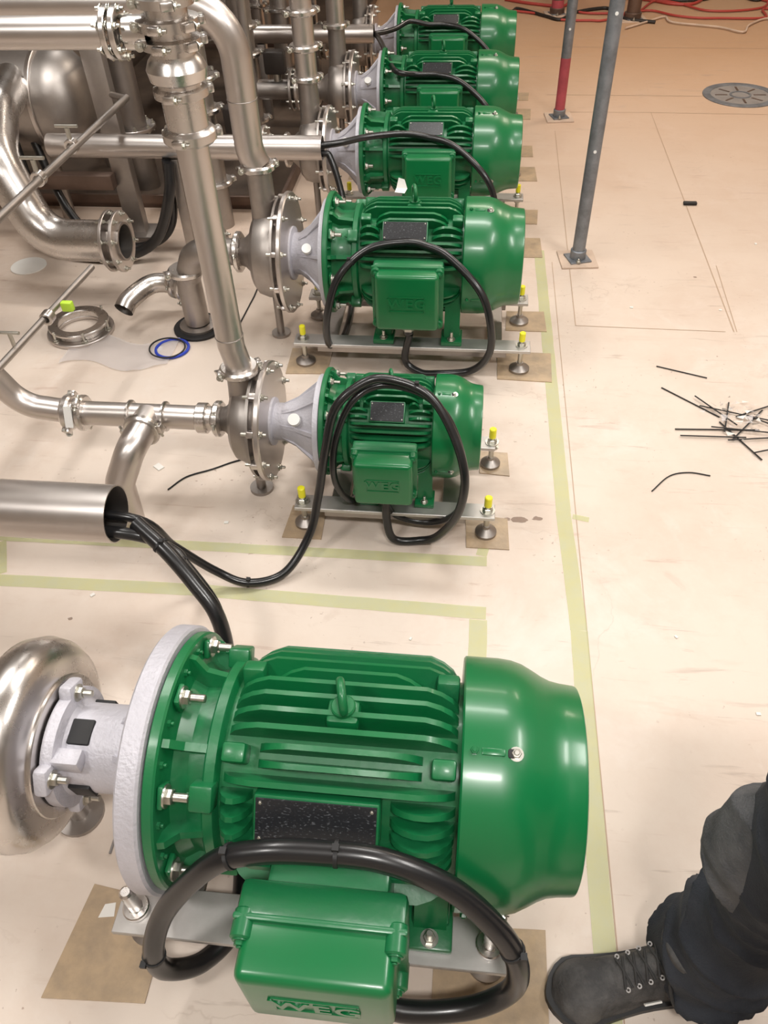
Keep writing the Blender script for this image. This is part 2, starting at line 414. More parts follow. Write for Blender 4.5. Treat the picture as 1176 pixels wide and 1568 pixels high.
    cowl = mb.mesh('fan_cowl')
    mb = MB(); cx = bc * L; W = bw * R; zc = bz * R; Hh = bh * R; D = bf - 1.28
    mb.box((cx, -.82 * R, zc), (.85 * R, .55 * R, .66 * R), M_green, bev=.04 * R)
    mb.box((cx, -1.16 * R, zc), (W, .26 * R, Hh), M_green, bev=.05 * R)
    mb.box((cx, -1.28 * R, zc), (W * 1.02, .05 * R, Hh * 1.02), M_green, bev=.02 * R)
    mb.box((cx, -(1.23 + bf) / 2 * R, zc), (W * .90, (bf - 1.23) * R, Hh * .93), M_greensm, bev=.07 * R, seg=4)
    for sx in (-1, 1):
        for sz in (-1, 1):
            px = cx + sx * W * .445; pz = zc + sz * Hh * .43
            mb.cyl((px, -1.22 * R, pz), (px, -(1.28 + D * .35) * R, pz), .075 * R, M_green, 20, bev=.012 * R)
            mb.bolt((px, -(1.28 + D * .35) * R, pz), (0, -1, 0), .038 * R, .05 * R, M_green)
    mb.cyl((cx, -1.2 * R, zc - Hh * .5), (cx, -1.2 * R, zc - Hh * .5 - .12 * R), .11 * R, M_zinc, 6)
    mb.cyl((cx, -1.2 * R, zc - Hh * .5), (cx, -1.2 * R, zc - Hh * .5 - .2 * R), .085 * R, M_rub, 20, bev=.01 * R)
    fy = -(bf + .002) * R
    for (dx, dz, sx_, sz_) in ((0, .125, .56, .018), (0, -.125, .56, .018), (-.28, 0, .018, .26), (.28, 0, .018, .26)):
        mb.box((cx + dx * R, fy, zc + dz * R), (sx_ * R, .02 * R, sz_ * R), M_greensm)
    tbox = mb.mesh('terminal_box')
    mb = MB(); mb.box((0, 0, 0), (pw * R, .012 * R, pp * R), M_plate, bev=.002 * R, seg=1)
    plate = mb.mesh('rating_plate')
    cu = bpy.data.curves.new('embossed_lettering', 'FONT'); cu.body = 'WEG'; cu.size = .25 * R; cu.extrude = .012 * R; cu.offset = .006 * R
    cu.space_character = 1.15
    cu.align_x = 'CENTER'; cu.align_y = 'CENTER'; cu.materials.append(M_greensm)
    return dict(body=body, cowl=cowl, tbox=tbox, plate=plate, text=cu, R=R, L=L, bc=bc, bf=bf, bz=bz, pc=pc, pdeg=pdeg)
def place_motor(d, loc):
    e = group('electric_motor', [('stator_frame', d['body']), ('fan_cowl', d['cowl']), ('terminal_box', d['tbox'])], loc)
    R, L = d['R'], d['L']; ph = math.radians(d['pdeg'])
    o = link('rating_plate', d['plate'], e, (d['pc'] * L, .918 * R * math.cos(ph), .918 * R * math.sin(ph))); o.rotation_euler = (ph, 0, 0)
    t = link('embossed_lettering', d['text'], e, (d['bc'] * L, -(d['bf'] + .005) * R, d['bz'] * R)); t.rotation_euler = (pi / 2, 0, 0)
    return e

mA = build_motor(.22, .675, .21, xbf=.150, xff=.72, bc=.43, bw=1.13, pc=.395, pw=.84, pdeg=141, ec=.433)
m2 = build_motor(.147, .42, .17, bc=.424, bw=1.12, bh=1.0, pc=.42, pw=.58, pp=.34, pdeg=128, ec=.43)
m3 = build_motor(.198, .645, .23, bc=.44, bw=1.13, bh=1.05, bz=-.08, bf=1.52, pc=.41, pw=.70, pp=.30, pdeg=130)
m4 = build_motor(.180, .65, .24, bc=.44, bw=1.15, bh=1.0, bf=1.55, pc=.41, pw=.75, pp=.30, pdeg=130)
YA, Y2 = .635, 1.66
YR = [2.49, 3.38, 4.16, 5.02]
place_motor(mA, (-.455, YA, .31))
place_motor(m2, (-.37, Y2, .26))
place_motor(m3, (-.48, YR[0], .33))
for y in YR[1:]: place_motor(m4, (-.475, y, .34))

# ------------------------------------------------------------------ skids
def build_skid(xl, xr, yf, yr, zt, wb, adj, cap, fr=.035):
    mb = MB()
    for y in (yf, yr): mb.box(((xl + xr) / 2, y, zt - .006), (xr - xl, wb, .012), M_flat, bev=.0015, seg=1)
    for y in (yf, yr): mb.box(((xl + xr) / 2, y, zt - .026), (xr - xl - .16, wb * .5, .03), M_ssd, bev=.0015, seg=1)
    for x in (xl + .12, xr - .12): mb.box((x, (yf + yr) / 2, zt - .018), (.05, yr - yf, .012), M_ssd, bev=.0015, seg=1)
    for (x, y) in adj:
        mb.rev((x, y, .004), (0, 0, 1), [(0, fr), (.008, fr), (.012, fr * .85), (.022, fr * .4), (.03, fr * .35)], M_ssd, 28)
        mb.cyl((x, y, .02), (x, y, zt + .03), .008, M_zinc, 14)
        mb.bolt((x, y, zt), (0, 0, 1), .014, .02); mb.bolt((x, y, zt - .014), (0, 0, -1), .014, .02)
        if cap: mb.cyl((x, y, zt + .018), (x, y, zt + .052), .0105, M_yel, 14, bev=.002)
        else:
            mb.cyl((x, y, zt), (x, y, zt + .012), .024, M_ssp, 24, bev=.002)
            mb.cyl((x, y, zt + .01), (x, y, zt + .085), .012, M_ssp, 18, bev=.004)
    return mb.mesh('base_frame')
skA = build_skid(-.575, .125, -.20, .20, .10, .085, [(-.54, -.20), (.095, -.20), (-.54, .2), (.095, .2)], False)
group('motor_skid', [('base_frame', skA)], (0, YA, 0))
sk2 = build_skid(-.45, .10, -.145, .145, .09, .055, [(-.43, -.145), (.08, -.145), (-.43, .145), (.09, .145)], True, .03)
group('motor_skid', [('base_frame', sk2)], (0, Y2, 0))
sk3 = build_skid(-.60, .215, -.18, .13, .10, .065, [(-.57, -.18), (.185, -.18), (-.57, .13), (.19, .13)], True)
for y in YR: group('motor_skid', [('base_frame', sk3)], (0, y, 0))

def flat(name, poly, z, h, m):
    mb = MB(); mb.prism([(x, y, z) for x, y in poly], (0, 0, h), m); return link(name, mb.mesh(name))
def rect(cx, cy, wx, wy, j=.006):
    return [(cx + sx * wx / 2 + random.uniform(-j, j), cy + sy * wy / 2 + random.uniform(-j, j)) for sx, sy in ((-1, -1), (1, -1), (1, 1), (-1, 1))]
pads = [[(-.70, .30), (-.51, .31), (-.51, .48), (-.675, .50)], [(.0, .25), (.205, .25), (.205, .50), (.0, .49)],
        rect(-.43, 1.52, .11, .12), rect(.085, 1.52, .12, .12), rect(.10, 1.81, .09, .10)]
for y in YR: pads += [rect(-.56, y - .17, .15, .16), rect(.20, y - .16, .19, .17), rect(.215, y + .14, .15, .14)]
for p in pads: flat('protective_pad', p, 0, .0035, M_pad)
flat('masking_tape_scrap', [(-.645, .44), (-.615, .445), (-.62, .47), (-.64, .465)], .0036, .0006, M_paper)

# ------------------------------------------------------------------ pumps
def build_pump(h, Rm, xf, xd, Rd, Rv, wv, rp, ztop, rin):
    mb = MB(); A = (-1, 0, 0)
    def R_(x, prof, m, seg=48): mb.rev((x, 0, h), A, prof, m, seg)
    g = xf - xd
    R_(xf, [(0, .2 * Rm), (0, .97 * Rm), (.014, .97 * Rm), (.016, .80 * Rm), (.026, .74 * Rm), (g * .55, .46 * Rm), (g * .75, .38 * Rm), (g - .012, .37 * Rm), (g - .01, .48 * Rm), (g, .48 * Rm)], M_cast)
    for k in range(8):
        a = 2 * pi * (k + .5) / 8; tv = V((0, -math.sin(a), math.cos(a))) * .005
        P = lambda x, r: V((x, r * math.cos(a), h + r * math.sin(a)))
        mb.prism([p - tv for p in (P(xf - .012, .6 * Rm), P(xf - .012, .90 * Rm), P(xf - g * .5, .52 * Rm), P(xf - g * .8, .36 * Rm))], tv * 2, M_cast)
    mb.cyl((xf - g * .45, -.5 * Rm, h + .06), (xf - g * .45, -.56 * Rm, h + .072), .016, M_white, 18)
    R_(xd, [(-.004, .3 * Rd), (-.004, Rd * .98), (0, Rd), (.010, Rd), (.014, Rd * .98), (.014, Rd * .8), (.03, Rd * .78)], M_ss, 64)
    for k in range(10):
        a = 2 * pi * (k + .3) / 10; p = V((xd, .93 * Rd * math.cos(a), h + .93 * Rd * math.sin(a)))
        mb.bolt(p + V((.004, 0, 0)), (1, 0, 0), .008, .018); mb.cyl(p, p + V((-.045, 0, 0)), .005, M_zinc, 10)
        rot = Matrix.Rotation(a, 3, 'X'); mb.box(p + V((-.02, 0, 0)), (.02, .022, .018), M_ss, rot, bev=.003)
    x2 = xd - .028
    R_(x2, [(0, Rd * .4), (0, Rd * .94), (.008, Rd * .94), (.010, Rv), (.02, Rv * 1.03), (wv * .5, Rv * 1.03), (wv * .8, Rv * .96), (wv * .95, Rv * .82), (wv, Rv * .6), (wv * 1.15, rin * 1.5), (wv * 1.35, rin * 1.1), (wv * 1.5, rin)], M_ssd, 56)
    xc = x2 - wv * .5
    mb.sweep([(xc, 0, h + Rv * .3), (xc, 0, h + Rv * 1.1), (xc, 0, ztop)], rp, M_ssd, 28, rf=lambda t: rp * (1.25 - .25 * min(1, t * 1.6)))
    clamp(mb, (xc, 0, ztop), (0, 0, 1), rp, .022)
    clamp(mb, (x2 - wv * 1.5 - .01, 0, h), A, rin * 1.08, .022)
    mb.cyl((xc, 0, 0), (xc, 0, .01), .035, M_ssd, 24); mb.cyl((xc, 0, .0), (xc, 0, h), .014, M_ssd, 16)
    return mb.mesh('pump_casing'), xc, x2 - wv * 1.5 - .02
p2, xc2, xi2 = build_pump(.26, .138, -.372, -.522, .165, .115, .075, .036, .43, .033)
group('centrifugal_pump', [('pump_casing', p2)], (0, Y2 - .01, 0))
p3, xc3, xi3 = build_pump(.325, .185, -.482, -.618, .200, .145, .10, .040, .62, .045)
group('centrifugal_pump', [('pump_casing', p3)], (0, YR[0], 0))
p4, xc4, xi4 = build_pump(.34, .172, -.477, -.615, .172, .125, .10, .040, .62, .045)
for y in YR[1:]: group('centrifugal_pump', [('pump_casing', p4)], (0, y, 0))

mb = MB(); A = (-1, 0, 0); h = .31; F = -.457
mb.rev((F, 0, h), A, [(0, .1), (0, .226), (.004, .23), (.034, .23), (.038, .226), (.040, .17), (.046, .13), (.056, .10), (.07, .084), (.10, .078), (.190, .078), (.197, .085), (.201, .106), (.222, .106), (.224, .06)], M_cast, 72)
P = lambda x, r, a: V((x, r * math.cos(a), h + r * math.sin(a)))
for k in range(4):
    a = pi / 4 + .25 + k * pi / 2; rot = Matrix.Rotation(a, 3, 'X')
    mb.box(P(F - .212, .104, a), (.026, .045, .05), M_cast, rot, bev=.008)
    mb.bolt(P(F - .200, .106, a), (1, 0, 0), .011, .028)
    mb.box(P(F - .172, .0715, a + .7), (.04, .02, .045), M_blk, Matrix.Rotation(a + .7, 3, 'X'), bev=.003)
    for a2 in (a + .35, a - .35):
        tv = V((0, -math.sin(a2), math.cos(a2))) * .006
        mb.prism([p - tv for p in (P(F - .036, .08, a2), P(F - .036, .165, a2), P(F - .065, .115, a2), P(F - .11, .076, a2))], tv * 2, M_cast)
mb.box((F - .18, -.06, h + .065), (.05, .03, .03), M_cast, bev=.004)
mb.rev((F - .232, 0, h), A, [(0, .06), (0, .125), (.004, .155), (.012, .174), (.03, .187), (.055, .192), (.085, .185), (.11, .16), (.125, .12), (.13, .08), (.16, .06), (.2, .055)], M_ssp, 72)
mb.ring((F - .226, 0, h), A, .105, .128, .014, M_ssp, 56, bev=.002)
mb.cyl((F - .40, 0, h), (-1.5, 0, h), .052, M_ss, 28)
mb.sweep(fillet([(F - .29, .12, h), (F - .29, .14, h - .12), (-1.3, .14, h - .14)], .06), .038, M_ssp, 24)
mb.cyl((F - .30, 0, 0), (F - .30, 0, .01), .05, M_ssd, 24); mb.cyl((F - .30, 0, 0), (F - .30, 0, h - .1), .02, M_ssd, 16)
group('centrifugal_pump', [('pump_casing', mb.mesh('pump_casing'))], (0, YA, 0))

# ------------------------------------------------------------------ pipework
def part(name, mb): return group(name, [('body', mb.mesh(name + '_body'))])
def hollow(mb, p0, p1, r, m, t=.003):
    L = (V(p1) - V(p0)).length
    mb.rev(p0, V(p1) - V(p0), [(0, r - t), (0, r), (L, r), (L, r - t)], m, 56, closed=True)

mb = MB(); hollow(mb, (-1.9, 1.18, .35), (-.775, 1.18, .35), .067, M_ss)
mb.box((-1.6, 1.18, .142), (.04, .04, .284), M_ssd, bev=.003); part('cable_conduit_tube', mb)
mb = MB(); hollow(mb, (-1.7, 3.08, .46), (-.595, 3.08, .46), .044, M_ss)
mb.box((-1.2, 3.08, .208), (.04, .04, .416), M_ssd, bev=.003); part('cable_conduit_tube', mb)
mb = MB(); hollow(mb, (-1.9, 4.70, .45), (-.58, 4.70, .45), .044, M_ss)
mb.box((-1.2, 4.70, .203), (.04, .04, .406), M_ssd, bev=.003); part('cable_conduit_tube', mb)

mb = MB(); yp = Y2 - .01; xp = -.597
mb.sweep([(xc2, yp, .43), (xc2, yp, .445), (xp, yp, .50), (xp, yp, .55)], .034, M_ss, 32)
mb.cyl((xp, yp, .50), (xp, yp, 1.0), .0345, M_ss, 36)
mb.torus((xp, yp, .53), (0, 0, 1), .0348, .0015, M_ssd, 36, 6)
prof = [(1.0, .034), (1.0, .050), (1.006, .056), (1.022, .056), (1.028, .050), (1.03, .043), (1.085, .043), (1.088, .050), (1.09, .055), (1.104, .055), (1.108, .044), (1.114, .044), (1.12, .056), (1.14, .060), (1.155, .053), (1.165, .044), (1.175, .044), (1.177, .058), (1.192, .058), (1.194, .041), (1.206, .041), (1.208, .060), (1.226, .060), (1.228, .041), (1.245, .041), (1.247, .056), (1.262, .056), (1.264, .034), (2.2, .034)]
mb.rev((xp, yp, 0), (0, 0, 1), prof, M_ssp, 56)
for z, R_, nn in ((1.014, .061, 3), (1.097, .058, 3), (1.184, .062, 6), (1.217, .064, 6), (1.254, .060, 4)):
    for k in range(nn):
        a = .4 + k * 2 * pi / nn; p = V((xp + R_ * math.cos(a), yp + R_ * math.sin(a), z)); rot = Matrix.Rotation(a, 3, 'Z')
        mb.box(p, (.014, .024, .015), M_ssp, rot, bev=.003)
        t = V((-math.sin(a), math.cos(a), 0)); mb.bolt(p + t * .012, t, .006, .014)
mb.cyl((xp - .04, yp, 1.20), (xp - .085, yp, 1.20), .030, M_ssp, 28)
flange(mb, (xp - .10, yp, 1.20), (1, 0, 0), .028, .046, .012, 6, M_ssp, .006); flange(mb, (xp - .118, yp, 1.20), (1, 0, 0), .028, .046, .012, 6, M_ssp, .006)
mb.cyl((xp - .12, yp, 1.20), (-1.9, yp, 1.20), .029, M_ss, 28)
part('riser_pipe_with_valve', mb)

mb = MB(); z = .26
mb.cyl((xi2, yp, z), (-1.10, yp, z), .034, M_ss, 30)
mb.ring((xi2 - .02, yp, z), (-1, 0, 0), .03, .043, .03, M_ssp, 32, bev=.003)
clamp(mb, (-1.105, yp, z), (1, 0, 0), .036, .025); clamp(mb, (-1.065, yp, z), (1, 0, 0), .036, .02, ang=2.0)
mb.sweep(fillet([(-1.09, yp, z), (-1.24, yp, z + .02), (-1.33, yp, z + .20), (-1.34, yp, 1.0)], .10), .034, M_ss, 28)
mb.box((-1.085, yp - .046, z + .02), (.022, .004, .06), M_white, Matrix.Rotation(-.4, 3, 'X'))
mb.sweep(fillet([(-.872, yp, z), (-.874, yp - .06, z - .002), (-.885, yp - .13, z - .01), (-.925, yp - .175, z - .10), (-.93, yp - .18, 0)], .06), .040, M_ss, 28)
clamp(mb, (-.874, yp - .062, z - .002), (.0, -1, 0), .036, .022, ang=.2)
clamp(mb, (-.825, yp, z), (1, 0, 0), .030, .010, lug=False); clamp(mb, (-.925, yp, z), (1, 0, 0), .030, .010, lug=False)
part('suction_pipe', mb)

for i, y in enumerate(YR):
    mb = MB(); zt = 1.07; xc = xc3 if i == 0 else xc4; xi = xi3 if i == 0 else xi4
    if i == 0:
        mb.sweep(fillet([(xc, y, .62), (xc - .02, y, .66), (xc - .02, y, zt), (-2.4, y, zt)], .14), .045, M_ss, 30)
        mb.torus((xc - .02, y, .82), (0, 0, 1), .0453, .0015, M_ssd, 36, 6)
    else:
        mb.sweep(fillet([(xc, y, .62), (xc, y, 1.02 + .02 * i), (-1.25, y, 1.02 + .02 * i), (-1.25, y, 2.0)], .13), .042, M_ss, 28)
        clamp(mb, (xc, y, .70 + .03 * i), (0, 0, 1), .043); clamp(mb, (xc, y, .85), (0, 0, 1), .043)
    part('riser_pipe', mb)
    mb = MB()
    if i == 0:
        mb.sweep(fillet([(xi + .01, y, .325), (-.97, y, .325), (-1.02, y + .02, .21), (-1.02, y + .02, .03)], .07), .045, M_ssd, 28)
        mb.cyl((-1.02, y + .02, 0.0), (-1.02, y + .02, .012), .095, M_blk, 36, bev=.002)
        mb.rev((-1.02, y + .02, .012), (0, 0, 1), [(0, .07), (.01, .07), (.014, .05)], M_ssd, 36)
        clamp(mb, (-1.02, y + .02, .24), (0, 0, 1), .047)
        flange(mb, (-.865, y, .325), (1, 0, 0), .045, .08, .012, 6, M_ss, .006)
        ez = .14
        cur = cr([(-1.04, y + .06, ez), (-1.12, y + .10, ez), (-1.20, y + .09, ez), (-1.26, y + .01, ez - .02), (-1.275, y - .03, ez - .04)], 8)
        mb.sweep(cur, .036, M_ssp, 28, cap=False); mb.sweep(cur, .033, M_ssd, 28, cap=False)
        clamp(mb, cur[6], cur[7] - cur[5], .036, .022); clamp(mb, cur[2], cur[3] - cur[1], .036, .022, ang=2)
    else:
        mb.cyl((xi + .01, y, .34), (-1.15, y, .34), .045, M_ssd, 28)
        mb.cyl((-1.15, y, .0), (-1.15, y, .75), .055, M_ssd, 28)
        for zz in (.2, .5, .62): clamp(mb, (-1.15, y, zz), (0, 0, 1), .056)
        flange(mb, (-.90, y, .34), (1, 0, 0), .045, .095, .014, 8, M_ss, .007); flange(mb, (-.93, y, .34), (1, 0, 0), .045, .095, .014, 8, M_ssd, .007)
        mb.box((-1.0, y - .02, .47), (.10, .07, .10), M_dark, bev=.01); mb.cyl((-1.0, y, .34), (-1.0, y, .45), .02, M_zinc, 16)
    part('suction_pipe', mb)

mb = MB()
mb.sweep(fillet([(-1.37, 2.7, .25), (-1.63, 2.7, .25), (-1.76, 2.78, .52), (-1.82, 3.0, .62), (-1.9, 3.3, .62)], .16), .076, M_ssp, 36)
mb.rev((-1.37, 2.7, .25), (1, 0, 0), [(-.03, .070), (-.02, .078), (0, .078)], M_ssp, 36)
flange(mb, (-1.365, 2.7, .25), (1, 0, 0), .066, .112, .012, 8, M_ss, .008); flange(mb, (-1.325, 2.7, .25), (1, 0, 0), .066, .112, .012, 8, M_ss, .008)
mb.ring((-1.36, 2.7, .25), (1, 0, 0), .062, .070, .05, M_ssd, 36)
part('pipe_elbow_with_flange', mb)
mb = MB()
mb.rev((-1.62, 3.42, .52), (-1, 0, 0), [(0, .03), (.01, .09), (.04, .15), (.09, .19), (.14, .20), (1.6, .20), (1.7, .1)], M_ssd, 56)
mb.cyl((-1.9, 3.42, 0), (-1.9, 3.42, .35), .03, M_ssd, 16); mb.cyl((-2.8, 3.42, 0), (-2.8, 3.42, .35), .03, M_ssd, 16)
mb.ring((-1.80, 3.42, .52), (-1, 0, 0), .198, .212, .02, M_ss, 56, bev=.003)
part('horizontal_vessel', mb)

mb = MB()
for (x, y) in ((-1.50, 3.25), (-1.45, 5.3), (-1.5, 6.9)):
    mb.box((x, y, .42), (.085, .05, .80), M_ssd, bev=.004)
    mb.box((x, y, .026), (.16, .14, .012), M_ssd, bev=.003)
mb.box((-1.50, 3.25, .01), (.12, .1, .02), M_ssd)
mb.box((-1.475, 5.1, .80), (.06, 3.7, .05), M_ssd, bev=.003)
mb.box((-1.98, 3.20, .27), (.9, .05, .06), M_steelb, bev=.003); mb.box((-1.3, 5.25, .28), (.9, .05, .06), M_steelb, bev=.003)
mb.box((-1.3, 6.4, .55), (1.6, .05, .08), M_steelb, bev=.003)
part('steel_support_frame', mb)
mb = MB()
mb.box((-2.78, 6.05, .01), (3.76, 5.0, .02), M_floorshade)  # added dark slab with rim, stands in for shaded floor under the pipework
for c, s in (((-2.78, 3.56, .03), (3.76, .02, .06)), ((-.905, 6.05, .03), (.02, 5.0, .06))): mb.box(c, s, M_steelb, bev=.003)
part('floor_shade_slab', mb)

mb = MB()
mb.cyl((-1.43, 1.2, .60), (-1.385, 3.2, .60), .013, M_ssd, 16)
for yy in (2.42, 2.7):
    mb.cyl((-1.41, yy, .60), (-1.41, yy, .66), .008, M_zinc, 12); mb.cyl((-1.45, yy, .665), (-1.37, yy, .665), .006, M_zinc, 10)
    mb.ring((-1.41, yy - .015, .60), (0, 1, 0), .012, .024, .03, M_ssp, 20, bev=.002)
mb.cyl((-1.385, 3.19, .60), (-1.47, 3.24, .60), .012, M_ssd, 12)
part('sample_line', mb)
mb = MB()
mb.cyl((-1.27, 1.58, .40), (-1.215, 2.22, .40), .010, M_ssd, 16)
mb.cyl((-1.27, 1.59, .40), (-1.33, 1.64, .40), .010, M_ssd, 12)
mb.ring((-1.235, 1.90, .40), (0, 1, 0), .010, .02, .03, M_ssp, 20, bev=.002)
mb.box((-1.20, 1.98, .40), (.035, .02, .03), M_tag, bev=.004)
mb.cyl((-1.26, 1.75, .40), (-1.26, 1.75, .45), .006, M_zinc, 10); mb.cyl((-1.29, 1.75, .45), (-1.23, 1.75, .45), .005, M_zinc, 10)
part('sample_line', mb)

mb = MB()
mb.cyl((-1.05, 3.7, .93), (-1.05, 8.2, .93), .045, M_ssd, 24)
mb.cyl((-1.9, 3.9, .42), (-1.9, 8.2, .42), .08, M_ssd, 28)
mb.cyl((-2.3, 4.4, .8), (-2.3, 8.2, .8), .06, M_ssd, 24)
for y in (3.9, 4.5, 5.1, 5.9, 6.6):
    mb.sweep(fillet([(-1.9, y, .42), (-1.9, y, .75), (-1.30, y, .75), (-1.30, y, .2)], .09), .035, M_ss, 20); clamp(mb, (-1.30, y, .5), (0, 0, 1), .036); clamp(mb, (-1.6, y, .75), (1, 0, 0), .036)
for y in (4.0, 5.6, 7.2): mb.cyl((-1.9, y, 0.02), (-1.9, y, .36), .03, M_ssd, 14); mb.cyl((-2.3, y + .5, 0.02), (-2.3, y + .5, .76), .03, M_ssd, 14)
for y in (3.85, 5.5, 7.9): mb.cyl((-1.05, y, 0.02), (-1.05, y, .9), .022, M_ssd, 14)
part('pipe_manifold', mb)
def cabinet(x, y, sx, sy, sz):
    mb = MB(); mb.box((0, 0, sz / 2 + .06), (sx, sy, sz), M_dark, bev=.01)
    mb.box((0, -sy / 2 - .006, sz / 2 + .06), (sx * .9, .012, sz * .92), M_dark, bev=.004)
    mb.box((sx * .36, -sy / 2 - .02, sz * .55), (.02, .02, .1), M_zinc, bev=.004)
    for a in (-1, 1):
        for b in (-1, 1): mb.cyl((a * sx * .42, b * sy * .4, 0.0), (a * sx * .42, b * sy * .4, .07), .02, M_zinc, 12)
    group('control_cabinet', [('housing', mb.mesh('cabinet_housing'))], (x, y, 0.02))
cabinet(-3.1, 6.9, 1.0, .5, 1.3); cabinet(-1.5, 8.35, .9, .2, 1.0)
for k, (y, dx) in enumerate(((3.75, 0), (4.55, .05), (5.6, 0), (6.2, .08))):
    mb = MB()
    mb.cyl((-1.62 + dx, y, 0.02), (-1.62 + dx, y, .62), .06, M_ssd, 24)
    mb.rev((-1.62 + dx, y, .62), (0, 0, 1), [(0, .06), (0, .085), (.02, .085), (.02, .05), (.09, .05), (.10, .07), (.2, .07), (.22, .05)], M_dark, 28)
    flange(mb, (-1.62 + dx, y, .30), (0, 0, 1), .06, .10, .016, 8, M_ss, .008)
    part('actuated_valve', mb)

# ------------------------------------------------------------------ cables
def cable(pts, r, name='power_cable', ties=()):
    mb = MB(); c = cr(pts, 10); mb.sweep(c, r, M_rub, 18)
    for t in ties:
        i = int(t * (len(c) - 2)) + 1; d = (c[i + 1] - c[i]).normalized()
        mb.ring(c[i] - d * .003, d, r * .98, r * 1.10, .006, M_blk, 18)
        _, u, w = basis(d); mb.box(c[i] + w * -r * 1.15, (.01, .01, .008), M_blk)
    part(name, mb)
rA = .018
cable([(-.73, 1.17, .335), (-.65, 1.12, .30), (-.58, 1.07, .25), (-.53, 1.03, .20), (-.51, .99, .12), (-.50, .92, .05), (-.46, .80, .03), (-.40, .62, .03), (-.37, .46, .03), (-.41, .38, .04),
       (-.458, .345, .10), (-.460, .35, .19), (-.425, .385, .29), (-.335, .415, .415), (-.26, .425, .452), (-.175, .43, .458), (-.08, .43, .452), (.02, .415, .41), (.095, .385, .34), (.128, .365, .26), (.125, .355, .16), (.06, .335, .11), (-.05, .32, .115), (-.12, .34, .14), (-.165, .371, .17)], rA, ties=(.03, .45, .56, .64, .77))
cable([(-1.1, 1.15, .32), (-.75, 1.145, .325), (-.66, 1.16, .26), (-.62, 1.13, .24), (-.55, 1.07, .19), (-.52, 1.02, .13), (-.49, .97, .06), (-.40, .93, .022), (-.2, .93, .02)], .014, ties=(.35,))
r2 = .0112
cable([(-1.1, 1.19, .33), (-.76, 1.20, .32), (-.70, 1.25, .17), (-.62, 1.27, .06), (-.54, 1.27, .02), (-.45, 1.31, .022), (-.39, 1.39, .09), (-.362, 1.43, .20), (-.335, 1.45, .34), (-.305, 1.48, .45), (-.235, 1.52, .498), (-.17, 1.535, .495), (-.085, 1.52, .465), (-.025, 1.475, .395), (.012, 1.42, .30), (.0, 1.41, .18), (-.05, 1.45, .05), (-.10, 1.46, .016), (-.17, 1.455, .02), (-.19, 1.465, .08), (-.192, 1.484, .16)], r2, ties=(.2, .58))
cable([(-.20, 1.475, .17), (-.17, 1.50, .07), (-.07, 1.50, .05), (.0, 1.46, .14), (.012, 1.445, .29), (-.03, 1.49, .41), (-.10, 1.53, .46), (-.20, 1.54, .475), (-.27, 1.50, .45), (-.315, 1.47, .34), (-.32, 1.46, .22), (-.29, 1.52, .10), (-.30, 1.7, .03)], .009)
r3 = .0125
def loop3(y0, tail):
    L = [(-.195, y0 - .21, .15), (-.21, y0 - .215, .05), (-.16, y0 - .235, .016), (-.10, y0 - .24, .015), (.02, y0 - .235, .03), (.075, y0 - .275, .13), (.07, y0 - .285, .25), (.03, y0 - .255, .345), (-.07, y0 - .19, .42), (-.14, y0 - .16, .44), (-.21, y0 - .155, .45), (-.33, y0 - .18, .435), (-.42, y0 - .235, .365), (-.462, y0 - .26, .24), (-.475, y0 - .22, .12), (-.47, y0 - .13, .04)] + tail
    cable(L, r3, ties=(.55,))
loop3(2.49, [(-.45, 2.5, .016), (-.46, 2.75, .03), (-.50, 2.97, .22), (-.56, 3.07, .41), (-.62, 3.08, .44), (-.9, 3.08, .44)])
def loop4(y0):
    cable([(-.9, y0 - .30, .47), (-.6, y0 - .30, .47), (-.43, y0 - .21, .47), (-.30, y0 - .16, .465), (-.20, y0 - .15, .45), (-.09, y0 - .19, .43), (.03, y0 - .26, .35), (.08, y0 - .285, .25), (.07, y0 - .27, .12), (.0, y0 - .24, .03), (-.10, y0 - .24, .016), (-.18, y0 - .235, .04), (-.195, y0 - .21, .15)], r3)
loop4(3.38)
for y in YR[2:]:
    cable([(-.7, 4.70, .45), (-.58, 4.70, .45), (-.48, (4.6 + y) / 2 - .02, .45), (-.40, y - .16, .47), (-.30, y - .16, .455), (-.20, y - .15, .45), (-.09, y - .19, .43), (.03, y - .26, .35), (.08, y - .285, .25), (.07, y - .27, .12), (.0, y - .24, .03), (-.10, y - .24, .016), (-.18, y - .235, .04), (-.195, y - .21, .15)], r3)
cable([(-1.95, 3.25, .5), (-1.85, 3.1, .2), (-1.72, 3.02, .05), (-1.5, 3.0, .03), (-1.33, 3.02, .10), (-1.22, 3.0, .3), (-1.2, 3.02, .42)], .022)
cable([(-1.9, 3.3, .5), (-1.78, 3.2, .15), (-1.6, 3.12, .03), (-1.4, 3.12, .03), (-1.27, 3.1, .15), (-1.22, 3.05, .42)], .018)

